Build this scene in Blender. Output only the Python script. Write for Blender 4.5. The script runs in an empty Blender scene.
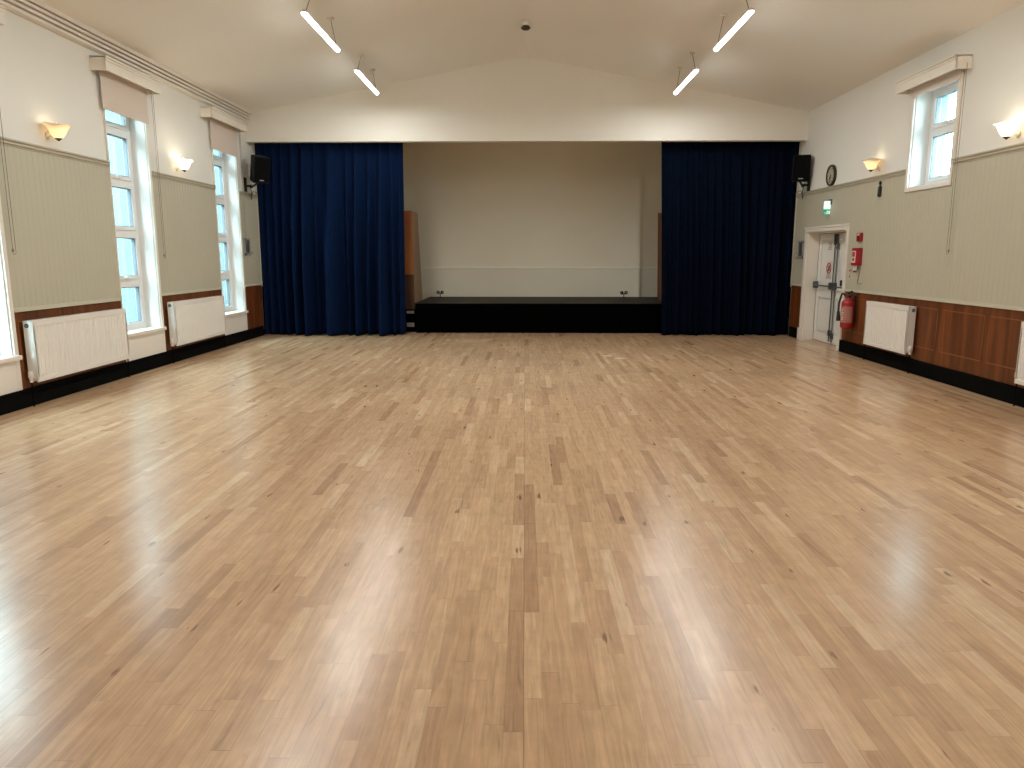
import bpy, bmesh, math, random
from mathutils import Vector, Matrix
random.seed(7)
PI = math.pi
scn = bpy.context.scene
col = scn.collection

# ------------------------------------------------------------------ layout (metres, camera above the origin looking along +Y)
XL, XR = -5.2, 5.2          # side wall faces
YB, YE, YS = -3.0, 14.2, 17.3   # wall behind the viewer, fascia over the stage opening, wall at the back of the stage
EAVES, RIDGE = 4.15, 5.125
FASCIA = 3.64
EYE = 1.55

# ------------------------------------------------------------------ materials
def newmat(name):
    m = bpy.data.materials.new(name); m.use_nodes = True
    nt = m.node_tree
    return m, nt, nt.nodes['Principled BSDF']

def plain(name, rgb, rough=0.6, metal=0.0, spec=0.5, vary=0.0, vscale=3.0, bump=0.0, bscale=40.0, coat=0.0):
    m, nt, b = newmat(name)
    b.inputs['Base Color'].default_value = (*rgb, 1)
    b.inputs['Roughness'].default_value = rough
    b.inputs['Metallic'].default_value = metal
    b.inputs['Specular IOR Level'].default_value = spec
    b.inputs['Coat Weight'].default_value = coat
    tc = nt.nodes.new('ShaderNodeTexCoord')
    if vary:
        n = nt.nodes.new('ShaderNodeTexNoise'); n.inputs['Scale'].default_value = vscale; n.inputs['Detail'].default_value = 4
        mx = nt.nodes.new('ShaderNodeMix'); mx.data_type = 'RGBA'
        mx.inputs[6].default_value = (*[c * (1 - vary) for c in rgb], 1); mx.inputs[7].default_value = (*[min(1, c * (1 + vary)) for c in rgb], 1)
        nt.links.new(tc.outputs['Object'], n.inputs['Vector']); nt.links.new(n.outputs['Fac'], mx.inputs[0]); nt.links.new(mx.outputs[2], b.inputs['Base Color'])
    if bump:
        n = nt.nodes.new('ShaderNodeTexNoise'); n.inputs['Scale'].default_value = bscale; n.inputs['Detail'].default_value = 3
        bp = nt.nodes.new('ShaderNodeBump'); bp.inputs['Strength'].default_value = bump; bp.inputs['Distance'].default_value = 0.01
        nt.links.new(tc.outputs['Object'], n.inputs['Vector']); nt.links.new(n.outputs['Fac'], bp.inputs['Height']); nt.links.new(bp.outputs['Normal'], b.inputs['Normal'])
    return m

def emissive(name, rgb, strength):
    m, nt, b = newmat(name)
    b.inputs['Base Color'].default_value = (*[0.15 + 0.5 * c for c in rgb], 1) if min(rgb) > 0.2 else (*[0.4 * c for c in rgb], 1)
    b.inputs['Emission Color'].default_value = (*rgb, 1)
    b.inputs['Emission Strength'].default_value = strength
    return m

def wood(name, c1, c2, grain=(18, 18, 1.2), rough=0.4, axis='z'):
    m, nt, b = newmat(name)
    b.inputs['Roughness'].default_value = rough
    tc = nt.nodes.new('ShaderNodeTexCoord'); mp = nt.nodes.new('ShaderNodeMapping'); mp.inputs['Scale'].default_value = grain
    n = nt.nodes.new('ShaderNodeTexNoise'); n.inputs['Scale'].default_value = 1.0; n.inputs['Detail'].default_value = 6; n.inputs['Distortion'].default_value = 0.6
    r = nt.nodes.new('ShaderNodeValToRGB'); r.color_ramp.elements[0].position = 0.3; r.color_ramp.elements[1].position = 0.72
    r.color_ramp.elements[0].color = (*c1, 1); r.color_ramp.elements[1].color = (*c2, 1)
    nt.links.new(tc.outputs['Object'], mp.inputs['Vector']); nt.links.new(mp.outputs['Vector'], n.inputs['Vector'])
    nt.links.new(n.outputs['Fac'], r.inputs['Fac']); nt.links.new(r.outputs['Color'], b.inputs['Base Color'])
    return m

def floor_material():
    m, nt, b = newmat('maple_strip_floor')
    N, L = nt.nodes, nt.links
    def math_(op, a, bb=None, c=None):
        n = N.new('ShaderNodeMath'); n.operation = op
        for i, v in enumerate((a, bb, c)):
            if v is None: continue
            if isinstance(v, (int, float)): n.inputs[i].default_value = v
            else: L.new(v, n.inputs[i])
        return n.outputs[0]
    tc = N.new('ShaderNodeTexCoord'); sx = N.new('ShaderNodeSeparateXYZ'); L.new(tc.outputs['Object'], sx.inputs[0])
    x, y = sx.outputs[0], sx.outputs[1]
    W = 0.0665
    u = math_('DIVIDE', x, W); row = math_('FLOOR', u); fu = math_('SUBTRACT', u, row)
    wn = N.new('ShaderNodeTexWhiteNoise'); wn.noise_dimensions = '1D'; L.new(row, wn.inputs['W'])
    wsep = N.new('ShaderNodeSeparateXYZ'); L.new(wn.outputs['Color'], wsep.inputs[0])
    length = math_('MULTIPLY_ADD', wsep.outputs[0], 0.45, 0.55)
    # boards of uneven length: the coordinate along the strip is warped by a slow noise
    nz = N.new('ShaderNodeTexNoise'); nz.noise_dimensions = '2D'; nz.inputs['Scale'].default_value = 1.0; nz.inputs['Detail'].default_value = 0
    cv = N.new('ShaderNodeCombineXYZ'); L.new(math_('MULTIPLY', row, 7.31), cv.inputs[0]); L.new(math_('MULTIPLY', y, 0.8), cv.inputs[1]); L.new(cv.outputs[0], nz.inputs['Vector'])
    yw = math_('ADD', math_('ADD', y, math_('MULTIPLY', wsep.outputs[1], 3.0)), math_('MULTIPLY', nz.outputs['Fac'], 0.9))
    v = math_('DIVIDE', yw, length); cell = math_('FLOOR', v); fv = math_('SUBTRACT', v, cell)
    cid = N.new('ShaderNodeCombineXYZ'); L.new(row, cid.inputs[0]); L.new(cell, cid.inputs[1])
    idn = N.new('ShaderNodeTexWhiteNoise'); idn.noise_dimensions = '2D'; L.new(cid.outputs[0], idn.inputs['Vector'])
    isep = N.new('ShaderNodeSeparateXYZ'); L.new(idn.outputs['Color'], isep.inputs[0])
    ramp = N.new('ShaderNodeValToRGB'); cr = ramp.color_ramp
    tones = [(0.0, (0.400, 0.238, 0.138)), (0.08, (0.478, 0.298, 0.174)), (0.4, (0.535, 0.342, 0.204)), (0.7, (0.545, 0.355, 0.208)), (0.92, (0.583, 0.384, 0.233)), (1.0, (0.620, 0.440, 0.283))]
    cr.elements[0].position = tones[0][0]; cr.elements[0].color = (*tones[0][1], 1)
    cr.elements[1].position = tones[-1][0]; cr.elements[1].color = (*tones[-1][1], 1)
    for p, c in tones[1:-1]:
        e = cr.elements.new(p); e.color = (*c, 1)
    L.new(isep.outputs[0], ramp.inputs['Fac'])
    # grain, shifted per board
    gv = N.new('ShaderNodeCombineXYZ'); L.new(math_('MULTIPLY_ADD', x, 42.0, math_('MULTIPLY', isep.outputs[1], 90.0)), gv.inputs[0]); L.new(math_('MULTIPLY', y, 2.6), gv.inputs[1]); L.new(math_('MULTIPLY', isep.outputs[2], 50.0), gv.inputs[2])
    g = N.new('ShaderNodeTexNoise'); g.inputs['Scale'].default_value = 1.0; g.inputs['Detail'].default_value = 5; g.inputs['Distortion'].default_value = 1.2; L.new(gv.outputs[0], g.inputs['Vector'])
    gr = N.new('ShaderNodeMapRange'); gr.inputs[1].default_value = 0.3; gr.inputs[2].default_value = 0.7; gr.inputs[3].default_value = 0.84; gr.inputs[4].default_value = 1.13; L.new(g.outputs['Fac'], gr.inputs[0])
    # darker figure running along some boards
    g2v = N.new('ShaderNodeCombineXYZ'); L.new(math_('MULTIPLY_ADD', x, 16.0, math_('MULTIPLY', isep.outputs[2], 70.0)), g2v.inputs[0]); L.new(math_('MULTIPLY', y, 1.5), g2v.inputs[1]); L.new(math_('MULTIPLY', isep.outputs[1], 31.0), g2v.inputs[2])
    g2 = N.new('ShaderNodeTexNoise'); g2.inputs['Scale'].default_value = 1.0; g2.inputs['Detail'].default_value = 3; g2.inputs['Distortion'].default_value = 2.0; L.new(g2v.outputs[0], g2.inputs['Vector'])
    g2r = N.new('ShaderNodeMapRange'); g2r.inputs[1].default_value = 0.62; g2r.inputs[2].default_value = 0.78; g2r.inputs[3].default_value = 1.0; g2r.inputs[4].default_value = 0.74; L.new(g2.outputs['Fac'], g2r.inputs[0])
    # knots
    kv = N.new('ShaderNodeCombineXYZ'); L.new(math_('MULTIPLY_ADD', g.outputs['Fac'], 0.5, math_('MULTIPLY', x, 8.0)), kv.inputs[0]); L.new(math_('MULTIPLY', y, 2.2), kv.inputs[1])
    k = N.new('ShaderNodeTexVoronoi'); k.voronoi_dimensions = '2D'; k.inputs['Scale'].default_value = 1.0; L.new(kv.outputs[0], k.inputs['Vector'])
    ksep = N.new('ShaderNodeSeparateXYZ'); L.new(k.outputs['Color'], ksep.inputs[0])
    kd = math_('MULTIPLY_ADD', math_('SUBTRACT', g.outputs['Fac'], 0.5), 0.35, math_('MULTIPLY_ADD', ksep.outputs[1], 0.06, k.outputs['Distance']))
    kr = N.new('ShaderNodeMapRange'); kr.inputs[1].default_value = 0.06; kr.inputs[2].default_value = 0.11; kr.inputs[3].default_value = 1.0; kr.inputs[4].default_value = 0.0; L.new(kd, kr.inputs[0])
    knot = math_('MULTIPLY', kr.outputs[0], math_('GREATER_THAN', ksep.outputs[0], 0.84))
    # seams
    sw = math_('LESS_THAN', math_('MINIMUM', fu, math_('SUBTRACT', 1.0, fu)), 0.012)
    sl = math_('LESS_THAN', math_('MULTIPLY', math_('MINIMUM', fv, math_('SUBTRACT', 1.0, fv)), length), 0.0012)
    centre = math_('LESS_THAN', math_('ABSOLUTE', x), 0.0022)
    seam = math_('MAXIMUM', math_('MULTIPLY', sw, 0.20), math_('MAXIMUM', math_('MULTIPLY', sl, 0.28), math_('MULTIPLY', centre, 0.28)))
    # wear: paler worn middle patches, slow
    wr = N.new('ShaderNodeTexNoise'); wr.inputs['Scale'].default_value = 0.5; wr.inputs['Detail'].default_value = 3; L.new(tc.outputs['Object'], wr.inputs['Vector'])
    wrr = N.new('ShaderNodeMapRange'); wrr.inputs[1].default_value = 0.3; wrr.inputs[2].default_value = 0.7; wrr.inputs[3].default_value = 0.94; wrr.inputs[4].default_value = 1.06; L.new(wr.outputs['Fac'], wrr.inputs[0])
    mt = N.new('ShaderNodeTexNoise'); mt.inputs['Scale'].default_value = 9.0; mt.inputs['Detail'].default_value = 5; mt.inputs['Roughness'].default_value = 0.65; L.new(tc.outputs['Object'], mt.inputs['Vector'])
    mtr = N.new('ShaderNodeMapRange'); mtr.inputs[1].default_value = 0.3; mtr.inputs[2].default_value = 0.7; mtr.inputs[3].default_value = 0.92; mtr.inputs[4].default_value = 1.07; L.new(mt.outputs['Fac'], mtr.inputs[0])
    shade = math_('MULTIPLY', math_('MULTIPLY', math_('MULTIPLY', gr.outputs[0], g2r.outputs[0]), wrr.outputs[0]), mtr.outputs[0])
    shade = math_('MULTIPLY', shade, math_('SUBTRACT', 1.0, seam))
    vm = N.new('ShaderNodeVectorMath'); vm.operation = 'SCALE'; L.new(ramp.outputs['Color'], vm.inputs[0]); L.new(shade, vm.inputs['Scale'])
    km = N.new('ShaderNodeMix'); km.data_type = 'RGBA'; L.new(math_('MULTIPLY', knot, 0.7), km.inputs[0]); L.new(vm.outputs[0], km.inputs[6]); km.inputs[7].default_value = (0.11, 0.05, 0.022, 1)
    L.new(km.outputs[2], b.inputs['Base Color'])
    rr = N.new('ShaderNodeMapRange'); rr.inputs[1].default_value = 0.3; rr.inputs[2].default_value = 0.7; rr.inputs[3].default_value = 0.20; rr.inputs[4].default_value = 0.28; L.new(wr.outputs['Fac'], rr.inputs[0])
    L.new(rr.outputs[0], b.inputs['Roughness'])
    b.inputs['Specular IOR Level'].default_value = 0.5
    return m

def glass_material():
    m = bpy.data.materials.new('window_glass'); m.use_nodes = True
    nt = m.node_tree; nt.nodes.clear()
    o = nt.nodes.new('ShaderNodeOutputMaterial'); t = nt.nodes.new('ShaderNodeBsdfTransparent'); g = nt.nodes.new('ShaderNodeBsdfGlossy'); mx = nt.nodes.new('ShaderNodeMixShader'); f = nt.nodes.new('ShaderNodeFresnel')
    nt.nodes.remove(f); f = nt.nodes.new('ShaderNodeLayerWeight'); f.inputs['Blend'].default_value = 0.5
    pw = nt.nodes.new('ShaderNodeMath'); pw.operation = 'POWER'; pw.inputs[1].default_value = 5.0
    ma = nt.nodes.new('ShaderNodeMath'); ma.operation = 'MULTIPLY_ADD'; ma.inputs[1].default_value = 0.6; ma.inputs[2].default_value = 0.04
    t.inputs['Color'].default_value = (0.90, 0.97, 0.98, 1); g.inputs['Roughness'].default_value = 0.03
    nt.links.new(f.outputs['Facing'], pw.inputs[0]); nt.links.new(pw.outputs[0], ma.inputs[0])
    nt.links.new(ma.outputs[0], mx.inputs[0]); nt.links.new(t.outputs[0], mx.inputs[1]); nt.links.new(g.outputs[0], mx.inputs[2]); nt.links.new(mx.outputs[0], o.inputs['Surface'])
    return m

def shade_glass(name, rgb, glow):
    # frosted lamp glass: lets the bulb's light through
    m = bpy.data.materials.new(name); m.use_nodes = True
    nt = m.node_tree; nt.nodes.clear()
    o = nt.nodes.new('ShaderNodeOutputMaterial'); t = nt.nodes.new('ShaderNodeBsdfTranslucent'); d = nt.nodes.new('ShaderNodeBsdfDiffuse'); mx = nt.nodes.new('ShaderNodeMixShader')
    e = nt.nodes.new('ShaderNodeEmission'); a = nt.nodes.new('ShaderNodeAddShader')
    t.inputs['Color'].default_value = (*rgb, 1); d.inputs['Color'].default_value = (0.75, 0.72, 0.66, 1); mx.inputs[0].default_value = 0.45
    e.inputs['Color'].default_value = (*rgb, 1); e.inputs['Strength'].default_value = glow
    nt.links.new(d.outputs[0], mx.inputs[1]); nt.links.new(t.outputs[0], mx.inputs[2]); nt.links.new(mx.outputs[0], a.inputs[0]); nt.links.new(e.outputs[0], a.inputs[1]); nt.links.new(a.outputs[0], o.inputs['Surface'])
    return m

M = dict(
    wall=plain('cream_white_plaster', (0.77, 0.767, 0.725), 0.85, vary=0.03, vscale=1.2),
    ceil=plain('ceiling_paint', (0.84, 0.82, 0.775), 0.9, vary=0.05, vscale=0.6),
    fascia=plain('fascia_paint', (0.84, 0.815, 0.755), 0.8, vary=0.02),
    olive=plain('sage_olive_paint', (0.485, 0.462, 0.365), 0.55, vary=0.04, vscale=2.0),
    rail=plain('olive_rail_paint', (0.47, 0.43, 0.335), 0.5),
    lowrail=plain('pale_sage_rail_paint', (0.58, 0.545, 0.44), 0.45),
    wood=wood('reddish_veneer', (0.072, 0.019, 0.005), (0.225, 0.066, 0.015), (3.0, 9, 0.7), 0.42),
    woodline=plain('veneer_bead', (0.27, 0.105, 0.04), 0.4),
    black=plain('black_gloss_paint', (0.0035, 0.0033, 0.003), 0.8, spec=0.05, vary=0.3, vscale=5),
    white=plain('white_gloss_paint', (0.80, 0.76, 0.70), 0.4),
    doorp=plain('white_door_paint', (0.80, 0.80, 0.775), 0.45),
    doorgap=plain('door_joint_shade', (0.10, 0.09, 0.08), 0.8),  # dark tone that stands in for shade in the door joints
    upvc=plain('white_upvc', (0.82, 0.83, 0.84), 0.3),
    gasket=plain('grey_gasket', (0.12, 0.14, 0.16), 0.7),
    reveal=plain('white_reveal_paint', (0.84, 0.84, 0.83), 0.6),
    rad=plain('radiator_enamel', (0.80, 0.775, 0.735), 0.35),
    grille=plain('radiator_grille', (0.62, 0.60, 0.56), 0.5),
    pelmet=plain('cream_pelmet_paint', (0.81, 0.77, 0.70), 0.55),
    blind=plain('beige_blind_cloth', (0.68, 0.585, 0.515), 0.9, bump=0.15, bscale=220),
    chain=plain('chain_beige', (0.20, 0.17, 0.13), 0.5),
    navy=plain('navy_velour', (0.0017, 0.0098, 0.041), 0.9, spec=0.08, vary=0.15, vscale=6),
    navyshade=plain('shaded_navy_velour', (0.0009, 0.0038, 0.0130), 0.9, spec=0.06, vary=0.15, vscale=6),  # same navy cloth, darkened so the right curtain looks shaded
    stagetop=plain('dark_stage_board', (0.014, 0.012, 0.009), 0.6, spec=0.2, vary=0.3, vscale=4),
    stageblk=plain('black_stage_skirt', (0.0006, 0.0006, 0.0006), 0.95, spec=0.02),
    greige=plain('stage_wall_paint', (0.90, 0.84, 0.70), 0.85, vary=0.05, vscale=0.8),
    greigerail=plain('stage_rail_paint', (0.92, 0.88, 0.76), 0.6),
    greige2=plain('stage_recess_paint', (0.74, 0.67, 0.50), 0.85, vary=0.05, vscale=0.8),
    cabfront=wood('orange_brown_board', (0.27, 0.085, 0.022), (0.36, 0.125, 0.035), (6, 6, 0.8), 0.5),
    cabside=wood('brown_board', (0.24, 0.14, 0.072), (0.32, 0.19, 0.10), (6, 6, 0.8), 0.55),
    cabdark=wood('dark_brown_board', (0.055, 0.020, 0.008), (0.09, 0.035, 0.014), (6, 6, 0.8), 0.5),
    plate=plain('grey_vent_plate', (0.42, 0.40, 0.36), 0.5),
    tube=emissive('led_diffuser', (0.985, 1.0, 0.955), 22.0),
    cap=plain('light_end_cap', (0.8, 0.8, 0.78), 0.4),
    cable=plain('dark_cable', (0.06, 0.055, 0.05), 0.5),
    rose=plain('white_ceiling_rose', (0.72, 0.68, 0.60), 0.5),
    glass=glass_material(),
    finial=plain('bronze_finial', (0.06, 0.05, 0.035), 0.4, metal=0.6),
    bulbdim=emissive('warm_bulb', (1.0, 0.74, 0.45), 18.0),
    bulbhot=emissive('bright_bulb', (1.0, 0.88, 0.68), 170.0),
    shadedim=shade_glass('amber_lamp_glass', (1.0, 0.78, 0.52), 0.05),
    shadehot=shade_glass('bright_lamp_glass', (1.0, 0.86, 0.66), 0.9),
    spk=plain('black_speaker_case', (0.006, 0.006, 0.0065), 0.7, spec=0.2),
    grill=plain('black_speaker_grille', (0.0025, 0.0025, 0.003), 0.8, spec=0.1),
    silver=plain('silver_badge', (0.55, 0.55, 0.55), 0.35, metal=0.5),
    red=plain('signal_red', (0.33, 0.010, 0.016), 0.35),
    redsign=plain('sign_red', (0.42, 0.02, 0.03), 0.5),
    paper=plain('white_label', (0.72, 0.70, 0.66), 0.6),
    beige=plain('beige_instruction_label', (0.40, 0.17, 0.13), 0.55),
    ink=plain('grey_print', (0.28, 0.27, 0.26), 0.7),
    dark=plain('dark_plastic', (0.015, 0.015, 0.015), 0.5),
    steel=plain('grey_door_metal', (0.11, 0.125, 0.125), 0.42, metal=0.6),
    face=plain('clock_face', (0.42, 0.39, 0.31), 0.5),
    exitw=emissive('exit_light_diffuser', (0.86, 1.0, 0.96), 0.75),
    exitg=emissive('exit_green_legend', (0.0, 0.50, 0.27), 0.55),
    print_=plain('photo_print', (0.07, 0.075, 0.08), 0.5, vary=0.8, vscale=14),
    frameg=plain('grey_notice_frame', (0.30, 0.30, 0.29), 0.5),
    teal=plain('pale_teal_render', (0.022, 0.056, 0.056), 0.9, vary=0.25, vscale=0.25),
    paving=plain('outdoor_paving', (0.28, 0.29, 0.28), 0.9, vary=0.2, vscale=1.5),
    slate=plain('slate_roof', (0.25, 0.30, 0.30), 0.8, vary=0.2, vscale=3),
    pale=plain('pale_house_render', (0.75, 0.76, 0.75), 0.9),
    stone=plain('outer_stone', (0.10, 0.125, 0.125), 0.9, vary=0.2),
    wroof=plain('outer_roof', (0.3, 0.3, 0.3), 0.9),
)
M['floor'] = floor_material()

# ------------------------------------------------------------------ mesh building
class MB:
    def __init__(s): s.b = bmesh.new(); s.mi = 0
    def _n(s, faces):
        for f in faces: f.material_index = s.mi
    def face(s, pts):
        f = s.b.faces.new([s.b.verts.new(p) for p in pts]); s._n([f]); return s
    def box(s, x0, x1, y0, y1, z0, z1, bev=0.0):
        r = bmesh.ops.create_cube(s.b, size=1)
        vs = r['verts']
        for v in vs: v.co = Vector(((x0 + x1) / 2 + v.co.x * (x1 - x0), (y0 + y1) / 2 + v.co.y * (y1 - y0), (z0 + z1) / 2 + v.co.z * (z1 - z0)))
        fs = list({f for v in vs for f in v.link_faces}); s._n(fs)
        if bev:
            es = list({e for v in vs for e in v.link_edges})
            r = bmesh.ops.bevel(s.b, geom=es, offset=bev, segments=2, profile=0.6, affect='EDGES')
            s._n(r['faces'])
        return s
    def cyl(s, p, q, r, r2=None, n=16, caps=True):
        p, q = Vector(p), Vector(q); d = q - p
        rr = bmesh.ops.create_cone(s.b, cap_ends=caps, segments=n, radius1=r, radius2=r if r2 is None else r2, depth=d.length)
        mt = Matrix.Translation((p + q) / 2) @ d.to_track_quat('Z', 'Y').to_matrix().to_4x4()
        bmesh.ops.transform(s.b, matrix=mt, verts=rr['verts']); s._n({f for v in rr['verts'] for f in v.link_faces})
        return s
    def sph(s, c, r, sc=(1, 1, 1), n=16):
        rr = bmesh.ops.create_uvsphere(s.b, u_segments=n, v_segments=max(6, n // 2), radius=r)
        for v in rr['verts']: v.co = Vector((c[0] + v.co.x * sc[0], c[1] + v.co.y * sc[1], c[2] + v.co.z * sc[2]))
        s._n({f for v in rr['verts'] for f in v.link_faces}); return s
    def lathe(s, prof, c=(0, 0, 0), axis='z', n=24, a0=0.0, a1=2 * PI):
        full = abs(a1 - a0 - 2 * PI) < 1e-6
        k = n if full else n + 1
        rings = []
        for r, h in prof:
            ring = []
            for i in range(k):
                a = a0 + (a1 - a0) * i / n
                x, y = r * math.cos(a), r * math.sin(a)
                p = {'z': (x, y, h), 'x': (h, x, y), 'y': (x, h, y)}[axis]
                ring.append(s.b.verts.new((c[0] + p[0], c[1] + p[1], c[2] + p[2])))
            rings.append(ring)
        fs = []
        for A, B in zip(rings, rings[1:]):
            for i in range(k if full else k - 1):
                j = (i + 1) % k
                try: fs.append(s.b.faces.new((A[i], A[j], B[j], B[i])))
                except ValueError: pass
        s._n(fs); return s
    def prism(s, poly, axis, h0, h1):
        # poly: 2-D outline in the two other axes (order x,y,z without axis)
        def P(a, c, h): return {'x': (h, a, c), 'y': (a, h, c), 'z': (a, c, h)}[axis]
        A = [s.b.verts.new(P(a, c, h0)) for a, c in poly]; B = [s.b.verts.new(P(a, c, h1)) for a, c in poly]
        fs = [s.b.faces.new(A), s.b.faces.new(B[::-1])]
        for i in range(len(A)):
            j = (i + 1) % len(A); fs.append(s.b.faces.new((A[i], B[i], B[j], A[j])))
        s._n(fs); return s
    def tube(s, pts, r, n=8, closed=False):
        pts = [Vector(p) for p in pts]; rings = []
        for i, p in enumerate(pts):
            a = pts[i - 1] if (i > 0 or closed) else p; c = pts[(i + 1) % len(pts)] if (i < len(pts) - 1 or closed) else p
            t = (c - a).normalized(); up = Vector((0, 0, 1)) if abs(t.z) < 0.95 else Vector((0, 1, 0))
            u = t.cross(up).normalized(); w = t.cross(u).normalized()
            rings.append([s.b.verts.new(p + u * math.cos(2 * PI * k / n) * r + w * math.sin(2 * PI * k / n) * r) for k in range(n)])
        pairs = list(zip(rings, rings[1:])) + ([(rings[-1], rings[0])] if closed else [])
        fs = []
        for A, B in pairs:
            for k in range(n): fs.append(s.b.faces.new((A[k], A[(k + 1) % n], B[(k + 1) % n], B[k])))
        if not closed: fs += [s.b.faces.new(rings[0]), s.b.faces.new(rings[-1][::-1])]
        s._n(fs); return s
    def build(s, name, mat, parent=None, smooth=False, origin=None):
        bmesh.ops.recalc_face_normals(s.b, faces=s.b.faces)
        off = Vector((0, 0, 0))
        if parent is not None:
            p = parent
            while p is not None: off += p.location; p = p.parent
        org = Vector(origin) if origin is not None else off
        for v in s.b.verts: v.co -= org
        me = bpy.data.meshes.new(name); s.b.to_mesh(me); s.b.free()
        for mm in (mat if isinstance(mat, (list, tuple)) else [mat]): me.materials.append(mm)
        if smooth:
            for f in me.polygons: f.use_smooth = True
            try: me.set_sharp_from_angle(angle=math.radians(38))
            except Exception: pass
        o = bpy.data.objects.new(name, me); col.objects.link(o)
        o.location = org - off
        if parent is not None: o.parent = parent
        return o

def tag(o, label, cat, group=None, kind=None):
    o['label'] = label; o['category'] = cat
    if group: o['group'] = group
    if kind: o['kind'] = kind
    return o
def thing(name, label, cat, loc, group=None, kind=None):
    o = bpy.data.objects.new(name, None); col.objects.link(o); o.location = loc; o.empty_display_size = 0.1
    return tag(o, label, cat, group, kind)
def copy_tree(o, delta):
    c = o.copy(); col.objects.link(c); c.location = Vector(o.location) + Vector(delta)
    for ch in list(o.children):
        k = ch.copy(); col.objects.link(k); k.parent = c
        for g in list(ch.children):
            q = g.copy(); col.objects.link(q); q.parent = k
    return c
def D(side):
    """distance from a side wall face -> x"""
    return (lambda d: XL + d) if side == 'L' else (lambda d: XR - d)
def bx(mb, X, d0, d1, y0, y1, z0, z1, bev=0.0):
    a, c = sorted((X(d0), X(d1))); return mb.box(a, c, y0, y1, z0, z1, bev)

# ------------------------------------------------------------------ room shell
WT = 0.42   # wall thickness
m = MB(); m.box(-6.0, 6.0, YB - 0.3, YS + 0.3, -0.12, 0.0)
fl = m.build('floor', M['floor']); tag(fl, 'worn pale maple strip floor running towards the stage', 'floor', kind='structure')

WIN_L = [(6.33, 7.32), (9.41, 10.40), (12.58, 13.57)]
WZ0, WZ1 = 0.53, 3.72
WIN_R = [(9.37, 10.37)]
RZ0, RZ1 = 2.45, 3.70
DOOR = (12.17, 13.85, 1.96)

def wall_with_holes(name, side, holes, z1, y0, y1, label):
    X = D(side); m = MB(); ys = y0
    for a, c, za, zb in sorted(holes):
        bx(m, X, 0, -WT, ys, a, 0, z1)
        if za > 0: bx(m, X, 0, -WT, a, c, 0, za)
        bx(m, X, 0, -WT, a, c, zb, z1); ys = c
    bx(m, X, 0, -WT, ys, y1, 0, z1)
    return tag(m.build(name, M['wall']), label, 'wall', kind='structure')
wall_with_holes('wall_left', 'L', [(a, c, WZ0, WZ1) for a, c in WIN_L], 4.35, YB, YS + 0.3, 'cream left side wall with tall windows')
wall_with_holes('wall_right', 'R', [(a, c, RZ0, RZ1) for a, c in WIN_R] + [(DOOR[0], DOOR[1], 0, DOOR[2])], 4.35, YB, YS + 0.3, 'cream right side wall with fire door and high window')
m = MB(); m.box(XL - WT, XR + WT, YB - 0.3, YB, 0, 5.6)
tag(m.build('wall_back', M['wall']), 'plain cream wall closing the near end of hall', 'wall', kind='structure')
def zc(x): return RIDGE - (RIDGE - EAVES) * abs(x) / 5.2
m = MB()
xo = 5.2 + WT; zo = zc(xo)
m.prism([(-xo, zo), (0, RIDGE), (xo, zo), (xo, zo + 0.2), (0, RIDGE + 0.25), (-xo, zo + 0.2)], 'y', YB - 0.3, YE + 0.25)
tag(m.build('ceiling', M['ceil']), 'shallow pitched cream ceiling over the hall', 'ceiling', kind='structure')
# gable and fascia over the stage opening
m = MB(); m.prism([(XL, 4.09), (XR, 4.09), (XR, EAVES), (0, RIDGE), (XL, EAVES)], 'y', YE + 0.02, YE + 0.2)
tag(m.build('wall_gable', M['fascia']), 'cream triangular gable wall above the stage opening', 'wall', kind='structure')
m = MB(); m.box(XL, XR, YE, YE + 0.16, FASCIA, 4.10, 0.004)
tag(m.build('trim_1', M['fascia']), 'deep cream fascia board spanning above the blue curtains', 'trim', kind='structure')
# stage recess
m = MB(); m.box(XL - 0.1, 2.68, YS, YS + 0.3, 0, 4.6); m.box(2.68, XR + 0.1, YS + 0.03, YS + 0.3, 0, 4.6)
tag(m.build('wall_stage', M['greige']), 'greige wall at the back of the stage', 'wall', kind='structure')
m = MB(); m.box(XL - WT, XR + WT, YE + 0.2, YS + 0.3, 4.35, 4.6)
tag(m.build('ceiling_stage', M['greige']), 'greige ceiling over the stage recess', 'ceiling', kind='structure')
m = MB()
m.box(XL, 2.68, YS - 0.025, YS, 1.245, 1.285, 0.008); m.box(2.68, XR, YS + 0.005, YS + 0.03, 1.245, 1.285, 0.006)
tag(m.build('trim_2', M['greigerail']), 'thin dado rail along the stage back wall', 'trim', kind='structure')
def boards(m, X, y0, y1, z0, z1, d, pitch=0.092, g=0.003):
    """tongue-and-groove boarding: one profile with V grooves"""
    prof = []; n = max(1, round((y1 - y0) / pitch)); p = (y1 - y0) / n
    for i in range(n):
        a = y0 + i * p
        prof += [(a, d - g), (a + 0.006, d), (a + p - 0.006, d)]
    prof.append((y1, d - g))
    lo = [m.b.verts.new((X(dd), y, z0)) for y, dd in prof]; hi = [m.b.verts.new((X(dd), y, z1)) for y, dd in prof]
    fs = [m.b.faces.new((lo[i], lo[i + 1], hi[i + 1], hi[i])) for i in range(len(prof) - 1)]
    for e, y in ((0, y0), (-1, y1)):
        A, B = m.b.verts.new((X(0), y, z0)), m.b.verts.new((X(0), y, z1)); fs.append(m.b.faces.new((A, lo[e], hi[e], B)))
    m._n(fs)
# boarding under the stage rail
m = MB()
prof_y = YS
n = 88
for i in range(n):
    a = XL + (2.68 - XL) * i / n; c = XL + (2.68 - XL) * (i + 1) / n
    m.box(a + 0.007, c - 0.007, YS - 0.014, YS, 0.6, 1.245)
tag(m.build('trim_3', M['greige']), 'faint boarded panelling low on the stage back wall', 'trim', kind='structure')

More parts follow.
